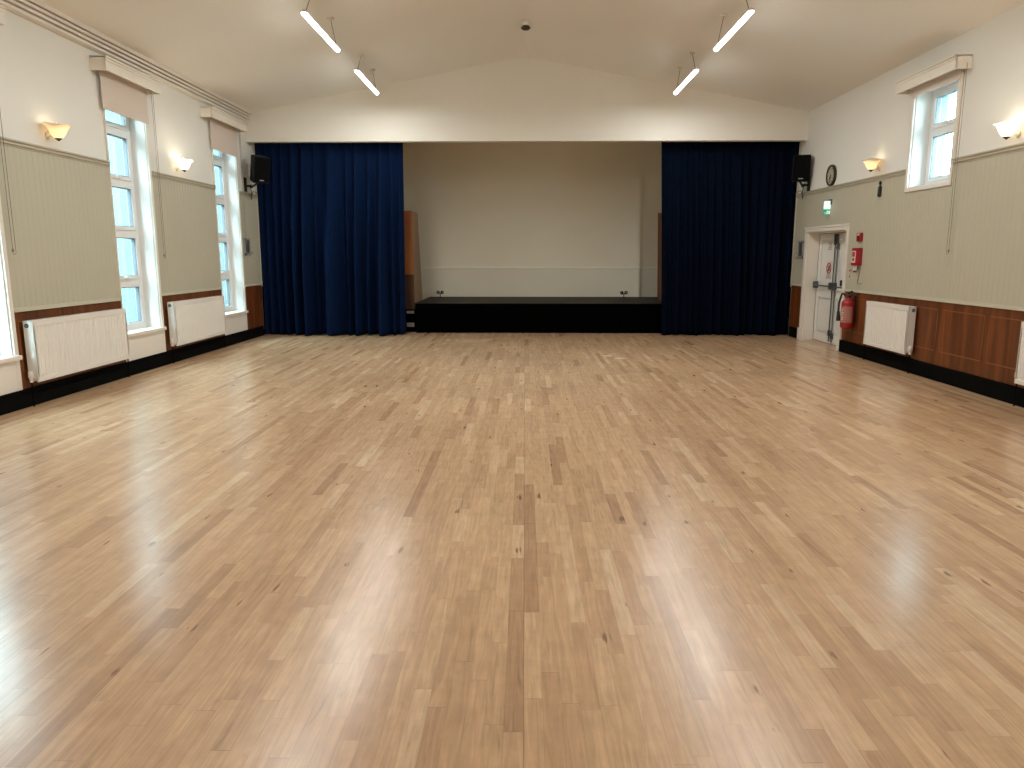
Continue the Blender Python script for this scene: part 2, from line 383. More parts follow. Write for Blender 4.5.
# side wall panelling: pieces between the openings
PEND = 14.5
def spans(holes, y0, y1):
    out = []; y = y0
    for a, c in sorted(holes):
        out.append((y, a)); y = c
    out.append((y, y1)); return out
ARCH = 0.085
for side, name, hl, hw in (('L', 'left', [(a - 0.02, c + 0.06) for a, c in WIN_L], [(a - 0.02, c + 0.06) for a, c in WIN_L]),
                           ('R', 'right', [(DOOR[0] - ARCH, DOOR[1] + ARCH)], [(DOOR[0] - ARCH, DOOR[1] + ARCH)])):
    X = D(side)
    m = MB()
    if side == 'L':
        for a, c in spans(hl, YB, PEND): boards(m, X, a, c, 1.02, 2.64, 0.018)
    else:
        wa, wc = WIN_R[0][0] - 0.06, WIN_R[0][1] + 0.06
        yy = YB
        for qa, qc in sorted(WIN_R):
            boards(m, X, yy, qa - 0.06, 1.02, 2.64, 0.018); boards(m, X, qa - 0.06, qc + 0.06, 1.02, RZ0 - 0.07, 0.018); yy = qc + 0.06
        boards(m, X, wc, DOOR[0] - ARCH, 1.02, 2.64, 0.018); boards(m, X, DOOR[0] - ARCH, DOOR[1] + ARCH, DOOR[2] + ARCH, 2.64, 0.018); boards(m, X, DOOR[1] + ARCH, PEND, 1.02, 2.64, 0.018)
    tag(m.build('wall_%s_panelling' % name, M['olive']), 'sage olive tongue and groove boarding on the %s wall' % name, 'panelling', kind='structure')
    # upper rail: two stepped beads
    m = MB()
    for a, c in (spans(hl, YB, PEND) if side == 'L' else spans([(a - 0.06, c + 0.06) for a, c in WIN_R], YB, PEND)):
        bx(m, X, 0, 0.026, a, c, 2.632, 2.65); bx(m, X, 0, 0.040, a, c, 2.65, 2.668, 0.004); bx(m, X, 0, 0.030, a, c, 2.668, 2.684); bx(m, X, 0, 0.046, a, c, 2.684, 2.705, 0.004)
    tag(m.build('trim_%s' % ('4' if side == 'L' else '5'), M['rail']), 'moulded olive picture rail along the %s wall' % name, 'trim', kind='structure')
    m = MB()
    for a, c in spans(hl, YB, PEND):
        bx(m, X, 0, 0.034, a, c, 0.980, 1.0, 0.004); bx(m, X, 0, 0.024, a, c, 1.0, 1.022, 0.004)
    tag(m.build('trim_%s' % ('6' if side == 'L' else '7'), M['lowrail']), 'pale sage dado rail along the %s wall' % name, 'trim', kind='structure')
    # red-brown veneer below, with routed rectangles
    m = MB()
    for a, c in spans(hl, YB, PEND):
        bx(m, X, 0, 0.014, a, c, 0.10, 0.982)
    m.mi = 1
    P = 0.952; y = 8.325 - P * 12
    while y < PEND:
        a, c = y + 0.05, y + P - 0.05
        if c < PEND - 0.1 and a > YB and not any(a < hc and c > ha for ha, hc in hl):
            for p in ((a, a + 0.009, 0.36, 0.885), (c - 0.009, c, 0.36, 0.885), (a, c, 0.36, 0.369), (a, c, 0.876, 0.885)):
                bx(m, X, 0.012, 0.019, *p)
        y += P
    tag(m.build('wall_%s_wainscot' % name, [M['wood'], M['woodline']]), 'red brown veneered wainscot low on the %s wall' % name, 'wainscot', kind='structure')
    m = MB()
    for a, c in ([(YB, YE + 0.2)] if side == 'L' else spans(hl, YB, YE + 0.2)):
        if side == 'L':
            bx(m, X, 0, 0.045, a, c, 0, 0.185, 0.006); bx(m, X, 0, 0.062, a, c, 0, 0.125, 0.006)
        else:
            bx(m, X, 0, 0.05, a, c, 0, 0.19, 0.006)
    tag(m.build('baseboard_%s' % name, M['black']), 'black gloss skirting board along the %s wall' % name, 'baseboard', kind='structure')

# moulded cornice with grooves, left wall only
m = MB(); X = D('L')
bx(m, X, 0, 0.02, YB, YE, 3.975, 4.17)
for z, d in ((3.978, 0.085), (4.026, 0.100), (4.074, 0.115)):
    bx(m, X, 0, d, YB, YE - 0.05, z, z + 0.033, 0.006)
bx(m, X, 0, 0.125, YB, YE, 4.122, 4.175)
tag(m.build('trim_8', M['white']), 'grooved white cornice where left wall meets ceiling', 'trim', kind='structure')
# white corner trunking where the boarding ends by the curtain
for side, n in (('L', '9'), ('R', '10')):
    X = D(side); m = MB(); bx(m, X, 0, 0.035, PEND, PEND + 0.05, 0.95, 2.70, 0.005)
    bx(m, X, 0, 0.03, PEND + 0.0, PEND + 0.04, 2.70, 4.3, 0.005)
    tag(m.build('trim_' + n, M['lowrail']), 'slim pale trunking at the curtain end of the %s boarding' % ('left' if side == 'L' else 'right'), 'trim', kind='structure')

# ------------------------------------------------------------------ windows
REV = 0.20
def window(idx, side, y0, y1, z0, z1, cells, label, sill):
    X = D(side)
    w = thing('window_%d' % idx, label, 'window', (X(0), (y0 + y1) / 2, z0), kind='structure')
    m = MB()   # white lining of the opening
    t = 0.012
    E = -REV - 0.06
    bx(m, X, 0.0, E, y0, y0 + t, z0, z1); bx(m, X, 0.0, E, y1 - t, y1, z0, z1); bx(m, X, 0.0, E, y0, y1, z1 - t, z1); bx(m, X, 0.0, E, y0, y1, z0, z0 + t)
    m.build('reveal', M['reveal'], w)
    m = MB(); bx(m, X, E, -WT, y0, y0 + t, z0, z1); bx(m, X, E, -WT, y1 - t, y1, z0, z1); bx(m, X, E, -WT, y0, y1, z1 - t, z1); bx(m, X, E, -WT, y0, y1, z0, z0 + t)
    m.build('outer_reveal', M['stone'], w)
    m = MB(); e = 0.055
    if sill:
        bx(m, X, 0, 0.024, y1, y1 + e, 0.14, z1, 0.003); bx(m, X, 0, 0.024, y0 - 0.022, y0, 0.14, z1, 0.003)
    else:
        bx(m, X, 0, 0.03, y1, y1 + e, z0 - e, z1, 0.004); bx(m, X, 0, 0.03, y0 - e, y0, z0 - e, z1, 0.004); bx(m, X, 0, 0.03, y0, y1, z0 - e, z0, 0.004)
    m.build('surround', M['white'], w)
    if sill:
        m = MB(); bx(m, X, -0.19, 0.055, y0 - 0.02, y1 + 0.06, z0 - 0.03, z0 + 0.014, 0.006); m.build('sill', M['white'], w)
        m = MB(); bx(m, X, 0, 0.020, y0, y1, 0.14, z0 - 0.03); m.build('apron_board', M['white'], w)
    a, c = y0 + t, y1 - t
    F0, F1 = -REV - 0.07, -REV
    m = MB(); fw = 0.075
    bx(m, X, F0, F1, a, a + fw, z0 + t, z1 - t, 0.005); bx(m, X, F0, F1, c - fw, c, z0 + t, z1 - t, 0.005)
    zs = [z0 + t] + [cc for cc in cells] + [z1 - t]
    for k, z in enumerate(zs):
        h = 0.026
        lo = z if k == 0 else z - h; hi = z if k == len(zs) - 1 else z + h
        if k == 0: hi = z + 0.05
        if k == len(zs) - 1: lo = z - 0.05
        bx(m, X, F0, F1, a + fw, c - fw, lo, hi, 0.004)
    m.build('frame', M['upvc'], w)
    for k in range(len(zs) - 1):
        p0 = zs[k] + (0.05 if k == 0 else 0.026); p1 = zs[k + 1] - (0.05 if k == len(zs) - 2 else 0.026)
        s0, s1 = a + fw, c - fw; sw = 0.050
        m = MB(); S0, S1 = F0 + 0.01, F1 + 0.018
        for q in ((s0, s0 + sw, p0, p1), (s1 - sw, s1, p0, p1), (s0 + sw, s1 - sw, p0, p0 + sw), (s0 + sw, s1 - sw, p1 - sw, p1)):
            bx(m, X, S0, S1, *q, 0.006)
        m.mi = 1
        g0, g1, h0, h1 = s0 + sw, s1 - sw, p0 + sw, p1 - sw
        for q in ((g0, g0 + 0.008, h0, h1), (g1 - 0.008, g1, h0, h1), (g0, g1, h0, h0 + 0.008), (g0, g1, h1 - 0.008, h1)):
            bx(m, X, S0 + 0.01, S1 - 0.012, *q)
        sash = m.build('sash', [M['upvc'], M['gasket']], w)
        m = MB(); bx(m, X, S0 + 0.028, S0 + 0.034, g0, g1, h0, h1); m.build('pane', M['glass'], sash)
        if k in (1, 3):
            m = MB(); ym = (s0 + s1) / 2
            bx(m, X, S1, S1 + 0.02, ym - 0.02, ym + 0.02, p0 + 0.015, p0 + 0.045, 0.004); bx(m, X, S1 + 0.012, S1 + 0.03, ym - 0.015, ym + 0.10, p0 + 0.022, p0 + 0.038, 0.004)
            m.build('handle', M['upvc'], sash)
    return w
LC = [1.20, 1.86, 2.52, 3.18]
lab = ['tall white window cut off by left picture edge, bright reveal showing',
       'tall white five-light window between the two left radiators', 'tall white five-light window nearest the blue curtain']
for i, (a, c) in enumerate(WIN_L): window(i + 1, 'L', a, c, WZ0, WZ1, LC, lab[i], True)
window(4, 'R', *WIN_R[0], RZ0, RZ1, [3.17], 'small high white window on the right wall', False)

# ------------------------------------------------------------------ blinds with pelmets
def blind(side, y0, y1, drop, chain_y, chain_z, label, zt=3.90, zb=3.735, e0=0.20):
    X = D(side)
    t = thing('roller_blind', label, 'blind', (X(0), (y0 + y1) / 2, zb), 'roller blinds under cream pelmets')
    m = MB(); P0, P1 = y0 - e0, y1 + 0.17; dp = 0.19
    bx(m, X, 0, dp - 0.01, P0, P0 + 0.018, zb, zt - 0.01); bx(m, X, 0, dp - 0.01, P1 - 0.018, P1, zb, zt - 0.01)
    bx(m, X, dp - 0.018, dp, P0, P1, zb, zt - 0.01); bx(m, X, 0, dp, P0, P1, zt - 0.02, zt)
    bx(m, X, dp - 0.01, dp + 0.012, P0, P1, zt - 0.055, zt - 0.035, 0.004); bx(m, X, dp - 0.01, dp + 0.018, P0, P1, zt - 0.022, zt, 0.004)
    m.build('pelmet', M['pelmet'], t)
    m = MB(); m.cyl((X(0.075), y0 + 0.0, zb + 0.06), (X(0.075), y1, zb + 0.06), 0.024); m.build('roller', M['cap'], t, True)
    m = MB(); bx(m, X, 0.046, 0.049, y0 - 0.09, y1 + 0.03, drop, zb + 0.07); m.build('cloth', M['blind'], t)
    m = MB(); bx(m, X, 0.039, 0.056, y0 - 0.09, y1 + 0.03, drop - 0.02, drop + 0.004, 0.004); m.build('bottom_bar', M['blind'], t)
    m = MB(); pts = []
    top = zb + 0.06
    for k in range(13): pts.append((X(0.065), chain_y - 0.022, top - (top - chain_z - 0.03) * k / 12))
    for k in range(1, 6): pts.append((X(0.065), chain_y - 0.022 * math.cos(PI * k / 6), chain_z + 0.03 - 0.022 * math.sin(PI * k / 6)))
    for k in range(13): pts.append((X(0.065), chain_y + 0.022, chain_z + 0.03 + (top - chain_z - 0.03) * k / 12))
    m.tube(pts, 0.003, 6); m.sph((X(0.065), chain_y - 0.022, chain_z + 0.05), 0.011, (1, 1, 1.8), 8)
    m.build('pull_chain', M['chain'], t)
    return t
blind('L', 9.41, 10.40, 3.335, 10.555, 1.50, 'half lowered beige blind over the window between the two left radiators')
blind('L', 12.58, 13.57, 3.30, 13.70, 1.55, 'half lowered beige blind over the left window nearest the curtain', e0=0.33)
blind('L', 6.33, 7.32, 3.30, 7.425, 1.55, 'beige blind and pelmet mostly cut off at left picture edge')
blind('R', 9.37, 10.40, 3.64, 9.17, 1.555, 'rolled up beige blind under pelmet on the right wall', 3.86, 3.70)

# ------------------------------------------------------------------ radiators
def radiator(side, y0, y1, label, valve_near=True):
    X = D(side); z0, z1 = 0.25, 0.888; d0, d1 = 0.045, 0.145
    t = thing('radiator', label, 'radiator', (X(0), (y0 + y1) / 2, z0), 'white panel radiators along the walls')
    m = MB(); n = round((y1 - y0 - 0.06) / 0.066); p = (y1 - y0 - 0.06) / n
    prof = [(y0 + 0.012, d1 - 0.012), (y0 + 0.012, d1)]
    for i in range(n):
        a = y0 + 0.03 + i * p; prof += [(a + 0.004, d1), (a + 0.014, d1 - 0.009), (a + p - 0.024, d1 - 0.009), (a + p - 0.012, d1)]
    prof += [(y1 - 0.012, d1), (y1 - 0.012, d1 - 0.012)]
    m.prism([(X(d), y) for y, d in prof], 'z', z0 + 0.045, z1 - 0.05)
    bx(m, X, d1 - 0.016, d1 + 0.001, y0, y1, z0, z0 + 0.05, 0.006); bx(m, X, d1 - 0.016, d1 + 0.001, y0, y1, z1 - 0.06, z1, 0.006)
    bx(m, X, d1 - 0.016, d1, y0, y0 + 0.03, z0, z1, 0.004); bx(m, X, d1 - 0.016, d1, y1 - 0.03, y1, z0, z1, 0.004)
    m.build('front_panel', M['rad'], t)
    m = MB(); bx(m, X, d0, d0 + 0.016, y0 + 0.01, y1 - 0.01, z0, z1 - 0.02); m.build('back_panel', M['rad'], t)
    for q in ((y0, y0 + 0.012), (y1 - 0.012, y1)):
        m = MB(); bx(m, X, d0, d1 - 0.004, *q, z0 + 0.03, z1, 0.003)
        m.build('side_cover', M['rad'], t)
    m = MB(); k = int((y1 - y0) / 0.05)
    for i in range(k):
        a = y0 + 0.02 + i * (y1 - y0 - 0.04) / k
        bx(m, X, d0 + 0.012, d1 - 0.012, a, a + 0.03, z1 - 0.014, z1 - 0.004)
    bx(m, X, d0 + 0.006, d0 + 0.02, y0, y1, z1 - 0.012, z1); bx(m, X, d1 - 0.02, d1 - 0.006, y0, y1, z1 - 0.012, z1)
    m.build('top_grille', M['grille'], t)
    for q in (y0 + 0.2, y1 - 0.2):
        m = MB(); bx(m, X, 0.012, d0 + 0.004, q - 0.02, q + 0.02, z0 + 0.1, z1 - 0.12)
        m.build('wall_bracket', M['grille'], t)
    dv = (d0 + d1) / 2
    ya, yb = (y0, y1) if valve_near else (y1, y0)
    for yv, big in ((ya, True), (yb, False)):
        s = -1 if yv == y0 else 1
        m = MB(); m.cyl((X(dv), yv, z0 + 0.055), (X(dv), yv + s * 0.035, z0 + 0.055), 0.011)
        if big:
            m.cyl((X(dv), yv + s * 0.035, z0 + 0.005), (X(dv), yv + s * 0.035, z0 + 0.05), 0.016)
            m.lathe([(0.0, -0.002), (0.017, 0.0), (0.026, 0.012), (0.026, 0.06), (0.020, 0.072), (0.0, 0.074)], (X(dv), yv + s * 0.035, z0 + 0.045), 'z', 14)
        else:
            m.cyl((X(dv), yv + s * 0.035, z0 + 0.03), (X(dv), yv + s * 0.035, z0 + 0.085), 0.015)
        v = m.build('valve', M['white'], t, True)
        m = MB(); m.cyl((X(dv), yv + s * 0.035, 0.0), (X(dv), yv + s * 0.035, z0 + 0.03), 0.0075, n=10); m.build('pipe', M['black'], t, True)
    m = MB(); s = -1 if valve_near else 1; yv = y0 if valve_near else y1
    m.lathe([(0.024, 0), (0.024, -0.004), (0.012, -0.004), (0.012, -0.012), (0, -0.012)] if s < 0 else [(0.024, 0), (0.024, 0.004), (0.012, 0.004), (0.012, 0.012), (0, 0.012)], (X(dv - 0.012), yv, z1 - 0.05), 'y', 12)
    m.build('air_vent', M['gasket'], t)
    return t
radiator('L', 7.45, 9.25, 'large white panel radiator on left wall closest to the camera')
radiator('L', 10.54, 12.33, 'white panel radiator on left wall between two tall windows')
radiator('R', 9.79, 11.02, 'white panel radiator on right wall beside the fire extinguisher')
r2 = radiator('R', 5.78, 7.57, 'white panel radiator cut off by right picture edge', False)

# valve shows on the far end of the cut-off one
# ------------------------------------------------------------------ wall lights
def sconce(side, y, zb, hot, label):
    X = D(side); d = 0.122
    t = thing('wall_light', label, 'wall light', (X(0), y, zb), 'uplighter wall lights')
    m = MB(); m.lathe([(0.0, 0.0), (0.040, 0.0), (0.040, 0.010 if side == 'L' else -0.010), (0.028, 0.022 if side == 'L' else -0.022), (0.0, 0.022 if side == 'L' else -0.022)], (X(0.0), y, zb + 0.06), 'x', 16)
    m.cyl((X(0.015), y, zb + 0.06), (X(d), y, zb + 0.03), 0.008); m.build('wall_plate', M['rose'], t, True)
    m = MB()
    prof = [(0.030, 0.022), (0.045, 0.036), (0.064, 0.064), (0.078, 0.094), (0.089, 0.126), (0.103, 0.152), (0.117, 0.168)]
    k = 32; rings = []
    for r, h in prof:
        rings.append([m.b.verts.new((X(d) + r * math.cos(2 * PI * i / k), y + (r * (1 + 0.45 * (r / 0.117) ** 3)) * math.sin(2 * PI * i / k), zb + h + 0.008 * (r / 0.117) ** 3 * math.cos(6 * PI * i / k * 1.0))) for i in range(k)])
    for A, B in zip(rings, rings[1:]):
        for i in range(k): m.b.faces.new((A[i], A[(i + 1) % k], B[(i + 1) % k], B[i]))
    rim = [v.co.copy() for v in rings[-1]]
    m.tube(rim, 0.0035, 6, True)
    m.build('glass_shade', M['shadehot'] if hot else M['shadedim'], t, True)
    m = MB(); m.lathe([(0.0, 0.0), (0.010, 0.002), (0.014, 0.010), (0.032, 0.020), (0.040, 0.030), (0.0, 0.031)], (X(d), y, zb), 'z', 16)
    m.build('finial', M['finial'], t, True)
    m = MB()
    if hot:
        m.sph((X(d), y, zb + 0.150), 0.036, (1, 1, 1.3), 8); m.cyl((X(d), y, zb + 0.03), (X(d), y, zb + 0.11), 0.014)
    else:
        m.sph((X(d), y, zb + 0.150), 0.022, (1, 1, 1.7), 8); m.cyl((X(d), y, zb + 0.03), (X(d), y, zb + 0.115), 0.012)
    m.build('bulb', M['bulbhot'] if hot else M['bulbdim'], t, True)
sconce('L', 8.25, 2.775, False, 'dim amber glass wall light above the large left radiator')
sconce('L', 11.25, 2.775, True, 'glaring glass wall light between the two left windows')
sconce('R', 11.27, 2.76, False, 'dim amber glass wall light between clock and high window')
sconce('R', 8.18, 2.755, True, 'glaring glass wall light at the right picture edge')

# ------------------------------------------------------------------ hanging tube lights
LAMP = bpy.data.lights.new('tube_lamp', 'AREA'); LAMP.shape = 'RECTANGLE'; LAMP.size = 0.066; LAMP.size_y = 1.54; LAMP.energy = 30.0; LAMP.color = (0.985, 1.0, 0.955)
def tube_light(x, y0, y1, z, label, group):
    t = thing('tube_light', label, 'ceiling light', (x, (y0 + y1) / 2, z), group)
    m = MB()   # opal diffuser below and at the sides, opaque housing on top
    m.lathe([(0.0, y0), (0.026, y0 + 0.006), (0.036, y0 + 0.035), (0.036, y1 - 0.035), (0.026, y1 - 0.006), (0.0, y1)], (x, 0, z), 'y', 9, PI * 1.04, PI * 1.96)
    m.build('diffuser', M['tube'], t, True)
    m = MB(); m.lathe([(0.0, y0), (0.026, y0 + 0.004), (0.036, y0 + 0.018), (0.036, y0 + 0.045), (0.036, y1 - 0.045), (0.036, y1 - 0.018), (0.026, y1 - 0.004), (0.0, y1)], (x, 0, z), 'y', 10, -PI * 0.04, PI * 1.04); m.build('housing', M['cap'], t, True)
    lo = bpy.data.objects.new('lamp', LAMP); col.objects.link(lo); lo.parent = t; lo.location = (0, 0, -0.039)
    for a in (y0 + 0.10, y1 - 0.14):
        m = MB(); m.box(x - 0.02, x + 0.02, a, a + 0.04, z + 0.030, z + 0.052, 0.004); m.build('hanger_clip', M['cap'], t)
    for yb, yt in ((y0 + 0.12, y0 + 0.36), (y1 - 0.12, y1 - 0.36)):
        zt = zc(x)
        m = MB(); m.cyl((x, yb, z + 0.052), (x, yt, zt - 0.015), 0.0035, n=6); m.build('suspension_cable', M['cable'], t, True)
        m = MB(); m.lathe([(0.0, -0.028), (0.035, -0.024), (0.045, -0.010), (0.045, 0.02), (0, 0.02)], (x, yt, zt), 'z', 16); m.build('ceiling_rose', M['rose'], t, True)
    return t
G = 'hanging tube lights in two rows'
l1 = tube_light(-2.58, 9.10, 10.72, 4.335, 'nearer hanging white tube light of the left row', G)
for dx, dy, dz, lb in ((0, 2.72, 0, 'farther hanging white tube light of the left row, near the gable'),):
    c = copy_tree(l1, (dx, dy, dz)); c['label'] = lb
r1 = tube_light(2.58, 9.05, 10.67, 4.31, 'nearer hanging white tube light of the right row', G)
c = copy_tree(r1, (0, 2.72, 0)); c['label'] = 'farther hanging white tube light of the right row, near the gable'
for k in (1, 2, 3):
    for src in (l1, r1):
        c = copy_tree(src, (0, -2.72 * k, 0)); c['label'] = 'hanging white tube light above or behind the viewer, out of the picture'; c['group'] = 'tube lights above the viewer'

# smoke detector on the ridge
t = thing('smoke_detector', 'small round dark smoke detector on the ceiling ridge', 'smoke detector', (0.0, 12.2, RIDGE - 0.01))
m = MB(); m.lathe([(0, -0.045), (0.055, -0.045), (0.062, -0.03), (0.062, 0.02), (0, 0.02)], (0, 12.2, RIDGE - 0.02), 'z', 20); m.build('base', M['ceil'], t, True)
m = MB(); m.lathe([(0, -0.105), (0.045, -0.103), (0.072, -0.085), (0.076, -0.07), (0.055, -0.065), (0.055, -0.045), (0, -0.045)], (0, 12.2, RIDGE - 0.02), 'z', 20); m.build('sensor_head', M['finial'], t, True)

# ------------------------------------------------------------------ stage
t = thing('stage_platform', 'low black stage platform between the blue curtains', 'stage', (0.4, 14.88, 0))
SX0, SX1, SY0, SY1, SZ = -2.22, 3.35, 14.88, YS - 0.015, 0.60
m = MB(); m.box(SX0, SX1, SY0 - 0.004, SY1, SZ - 0.012, SZ, 0.003); m.build('stage_top', M['stagetop'], t)
m = MB()
n = 60; poly = []
for i in range(n + 1):
    x = SX0 + 0.01 + (SX1 - SX0 - 0.02) * i / n; poly.append((x, SY0 + 0.004 + 0.004 * math.sin(i * 1.7)))
poly += [(SX1 - 0.01, SY1 - 0.01), (SX0 + 0.01, SY1 - 0.01)]
m.prism(poly, 'z', 0.0, SZ - 0.012); m.build('black_skirt', M['stageblk'], t)

def twin_lamp(x, y, tilt, label):
    t = thing('stage_lamp', label, 'lamp', (x, y, SZ), 'small twin lamps at the back of the stage')
    m = MB(); m.box(x - 0.035, x + 0.035, y - 0.05, y + 0.05, SZ, SZ + 0.018, 0.004); m.cyl((x, y, SZ + 0.015), (x, y, SZ + 0.09), 0.010); m.cyl((x - 0.05, y, SZ + 0.09), (x + 0.05, y, SZ + 0.09), 0.008)
    m.build('stand', M['dark'], t)
    for s in (-1, 1):
        m = MB(); c = Vector((x + s * 0.042, y, SZ + 0.115)); ax = Vector((s * 0.35, -1, 0.25 + s * tilt)).normalized()
        u = ax.cross(Vector((0, 0, 1))).normalized(); w = u.cross(ax)
        pts = [c + ax * 0.02 + (u * math.cos(2 * PI * k / 14) + w * math.sin(2 * PI * k / 14)) * 0.030 for k in range(14)]
        m.tube(pts, 0.012, 6, True); m.cyl(c - ax * 0.05, c - ax * 0.02, 0.014, 0.022, 10)
        for k in range(4):
            q = u * math.cos(PI / 2 * k + 0.7) + w * math.sin(PI / 2 * k + 0.7); m.cyl(c - ax * 0.03 + q * 0.02, c + ax * 0.02 + q * 0.030, 0.005, n=6)
        m.cyl(c - ax * 0.03, (x + s * 0.035, y, SZ + 0.09), 0.007, n=6)
        m.build('lamp_head', M['dark'], t, True)
twin_lamp(-1.945, 16.95, 0.0, 'small black twin lamp at the cabinet end of the stage')
twin_lamp(2.25, 16.85, 0.25, 'small black twin lamp on the stage near the right curtain')

# orange-brown cabinet beside the stage, its back edge raking down
t = thing('stage_cabinet', 'tall orange brown wooden cabinet beside left end of the stage', 'cabinet', (-2.7, 15.6, 0))
CX0, CX1, CY = -3.15, -2.262, 15.1
m = MB(); m.prism([(CY + 0.02, 0.46), (16.34, 0.46), (15.80, 2.40), (15.74, 2.43), (CY + 0.02, 2.43)], 'x', CX0, CX1); m.build('carcass', M['cabside'], t)
m = MB(); m.box(CX0, CX1 - 0.002, CY - 0.005, CY + 0.02, 1.19, 2.435, 0.004); m.build('upper_panel', M['cabfront'], t)
m = MB(); m.box(CX0, CX1 - 0.03, CY - 0.06, CY + 0.02, 1.165, 1.195, 0.006); m.build('ledge', M['cabfront'], t)
m = MB(); m.box(CX0, CX1 - 0.002, CY + 0.0, CY + 0.02, 0.46, 1.165, 0.004); m.build('lower_panel', M['cabdark'], t)
m = MB(); m.box(CX0 + 0.02, CX1 - 0.01, CY + 0.01, 16.3, 0.0, 0.46); m.build('plinth', M['stageblk'], t)
for z0, z1, rgb in ((0.375, 0.43, 0), (0.10, 0.185, 1)):
    m = MB(); m.box(-2.43, -2.277, CY - 0.004, CY + 0.012, z0, z1, 0.003); m.build('vent_plate', M['plate'], t)
# timber board standing on the stage at its right end
t = thing('timber_panel', 'thin upright timber panel on the stage behind the right curtain', 'panel', (3.1, 15.95, SZ))
m = MB(); m.prism([(2.865, SZ), (3.30, SZ), (3.30, 2.43), (2.82, 2.43)], 'y', 15.93, 15.97); m.build('board', M['cabside'], t)
m = MB(); m.prism([(2.845, SZ), (2.870, SZ), (2.825, 2.44), (2.80, 2.44)], 'y', 15.915, 15.93); m.build('edge_strip', M['cabfront'], t)

# ------------------------------------------------------------------ curtains
def curtain(xt0, xt1, xb0, xb1, yc, seed, folds, label, amp=1.0, widths=None, depths=None, lean=0.36, mat='navy'):
    rnd = random.Random(seed)
    # uneven pleat positions across the width
    w = [0.45 + rnd.random() * 1.4 for _ in range(folds)]; w = widths or w; tot = sum(w); edges = [0.0]
    for q in w: edges.append(edges[-1] + q / tot)
    drift = [(rnd.random() - 0.5) * 0.03 for _ in range(folds + 1)]; drift[0] = drift[-1] = 0
    deep = [0.35 + rnd.random() * 0.85 for _ in range(folds)]
    deep = depths or deep
    late = [rnd.random() for _ in range(folds)]
    skew = [rnd.random() * 6.3 for _ in range(folds)]
    NU, NV = folds * 18, 36
    z0, z1 = 0.012, FASCIA + 0.10
    m = MB(); grid = []
    for j in range(NV + 1):
        h = j / NV; z = z1 + (z0 - z1) * h     # h: 0 top .. 1 hem
        row = []
        for i in range(NU + 1):
            f = min(folds - 1, i // 18); q = (i - f * 18) / 18.0
            e0 = edges[f] + drift[f] * h; e1 = edges[f + 1] + drift[f + 1] * h
            u = e0 + (e1 - e0) * q
            x = (xt0 + (xb0 - xt0) * h) + u * ((xt1 - xt0) + ((xb1 - xb0) - (xt1 - xt0)) * h)
            wid = (edges[f + 1] - edges[f]) * abs(xb1 - xb0)
            A = min(0.36, 1.45 * wid) * (0.22 + 0.78 * min(1.0, max(0.0, (h - 0.12 * late[f]) * 1.7)))
            pk = lean + 0.10 * math.sin(skew[f])                  # pleats lean to one side
            sn = 0.5 - 0.5 * math.cos(PI * q / pk) if q < pk else 0.5 + 0.5 * math.cos(PI * (q - pk) / (1 - pk))
            A *= min(1.0, 0.25 + 5.0 * min(abs(x - XL), abs(XR - x)) / 1.6)
            yy = yc - A * deep[f] * amp * sn + 0.008 * math.sin(6.3 * u * folds * 0.5 + 3 * h) + 0.006 * math.sin(41 * u + 1.7 * seed) * (1 - h)
            zz = z + (0.012 * math.sin(23 * u + seed) if j == NV else 0)
            row.append(m.b.verts.new((x, yy, max(0.004, zz))))
        grid.append(row)
    for A, B in zip(grid, grid[1:]):
        for i in range(NU): m.b.faces.new((A[i], A[i + 1], B[i + 1], B[i]))
    o = m.build('curtain', M[mat], None, True, origin=((xt0 + xt1) / 2, yc, 0))
    md = o.modifiers.new('thickness', 'SOLIDIFY'); md.thickness = 0.008; md.offset = 1
    return tag(o, label, 'curtain', 'navy stage curtains')
curtain(-5.185, -2.33, -5.185, -2.36, 14.52, 3, 14, 'navy velour stage curtain left of the platform, folds catching light', 1.0,
        [.05, .055, .06, .06, .08, .085, .06, .15, .065, .09, .075, .09, .055, .045], [.5, .4, .6, .85, 1.0, 1.05, .6, 1.2, .7, 1.0, .85, 1.1, .7, .8])
curtain(2.575, 5.185, 2.70, 5.185, 14.52, 11, 24, 'navy velour stage curtain right of the platform, nearly black', 0.8, lean=0.62, mat='navyshade')

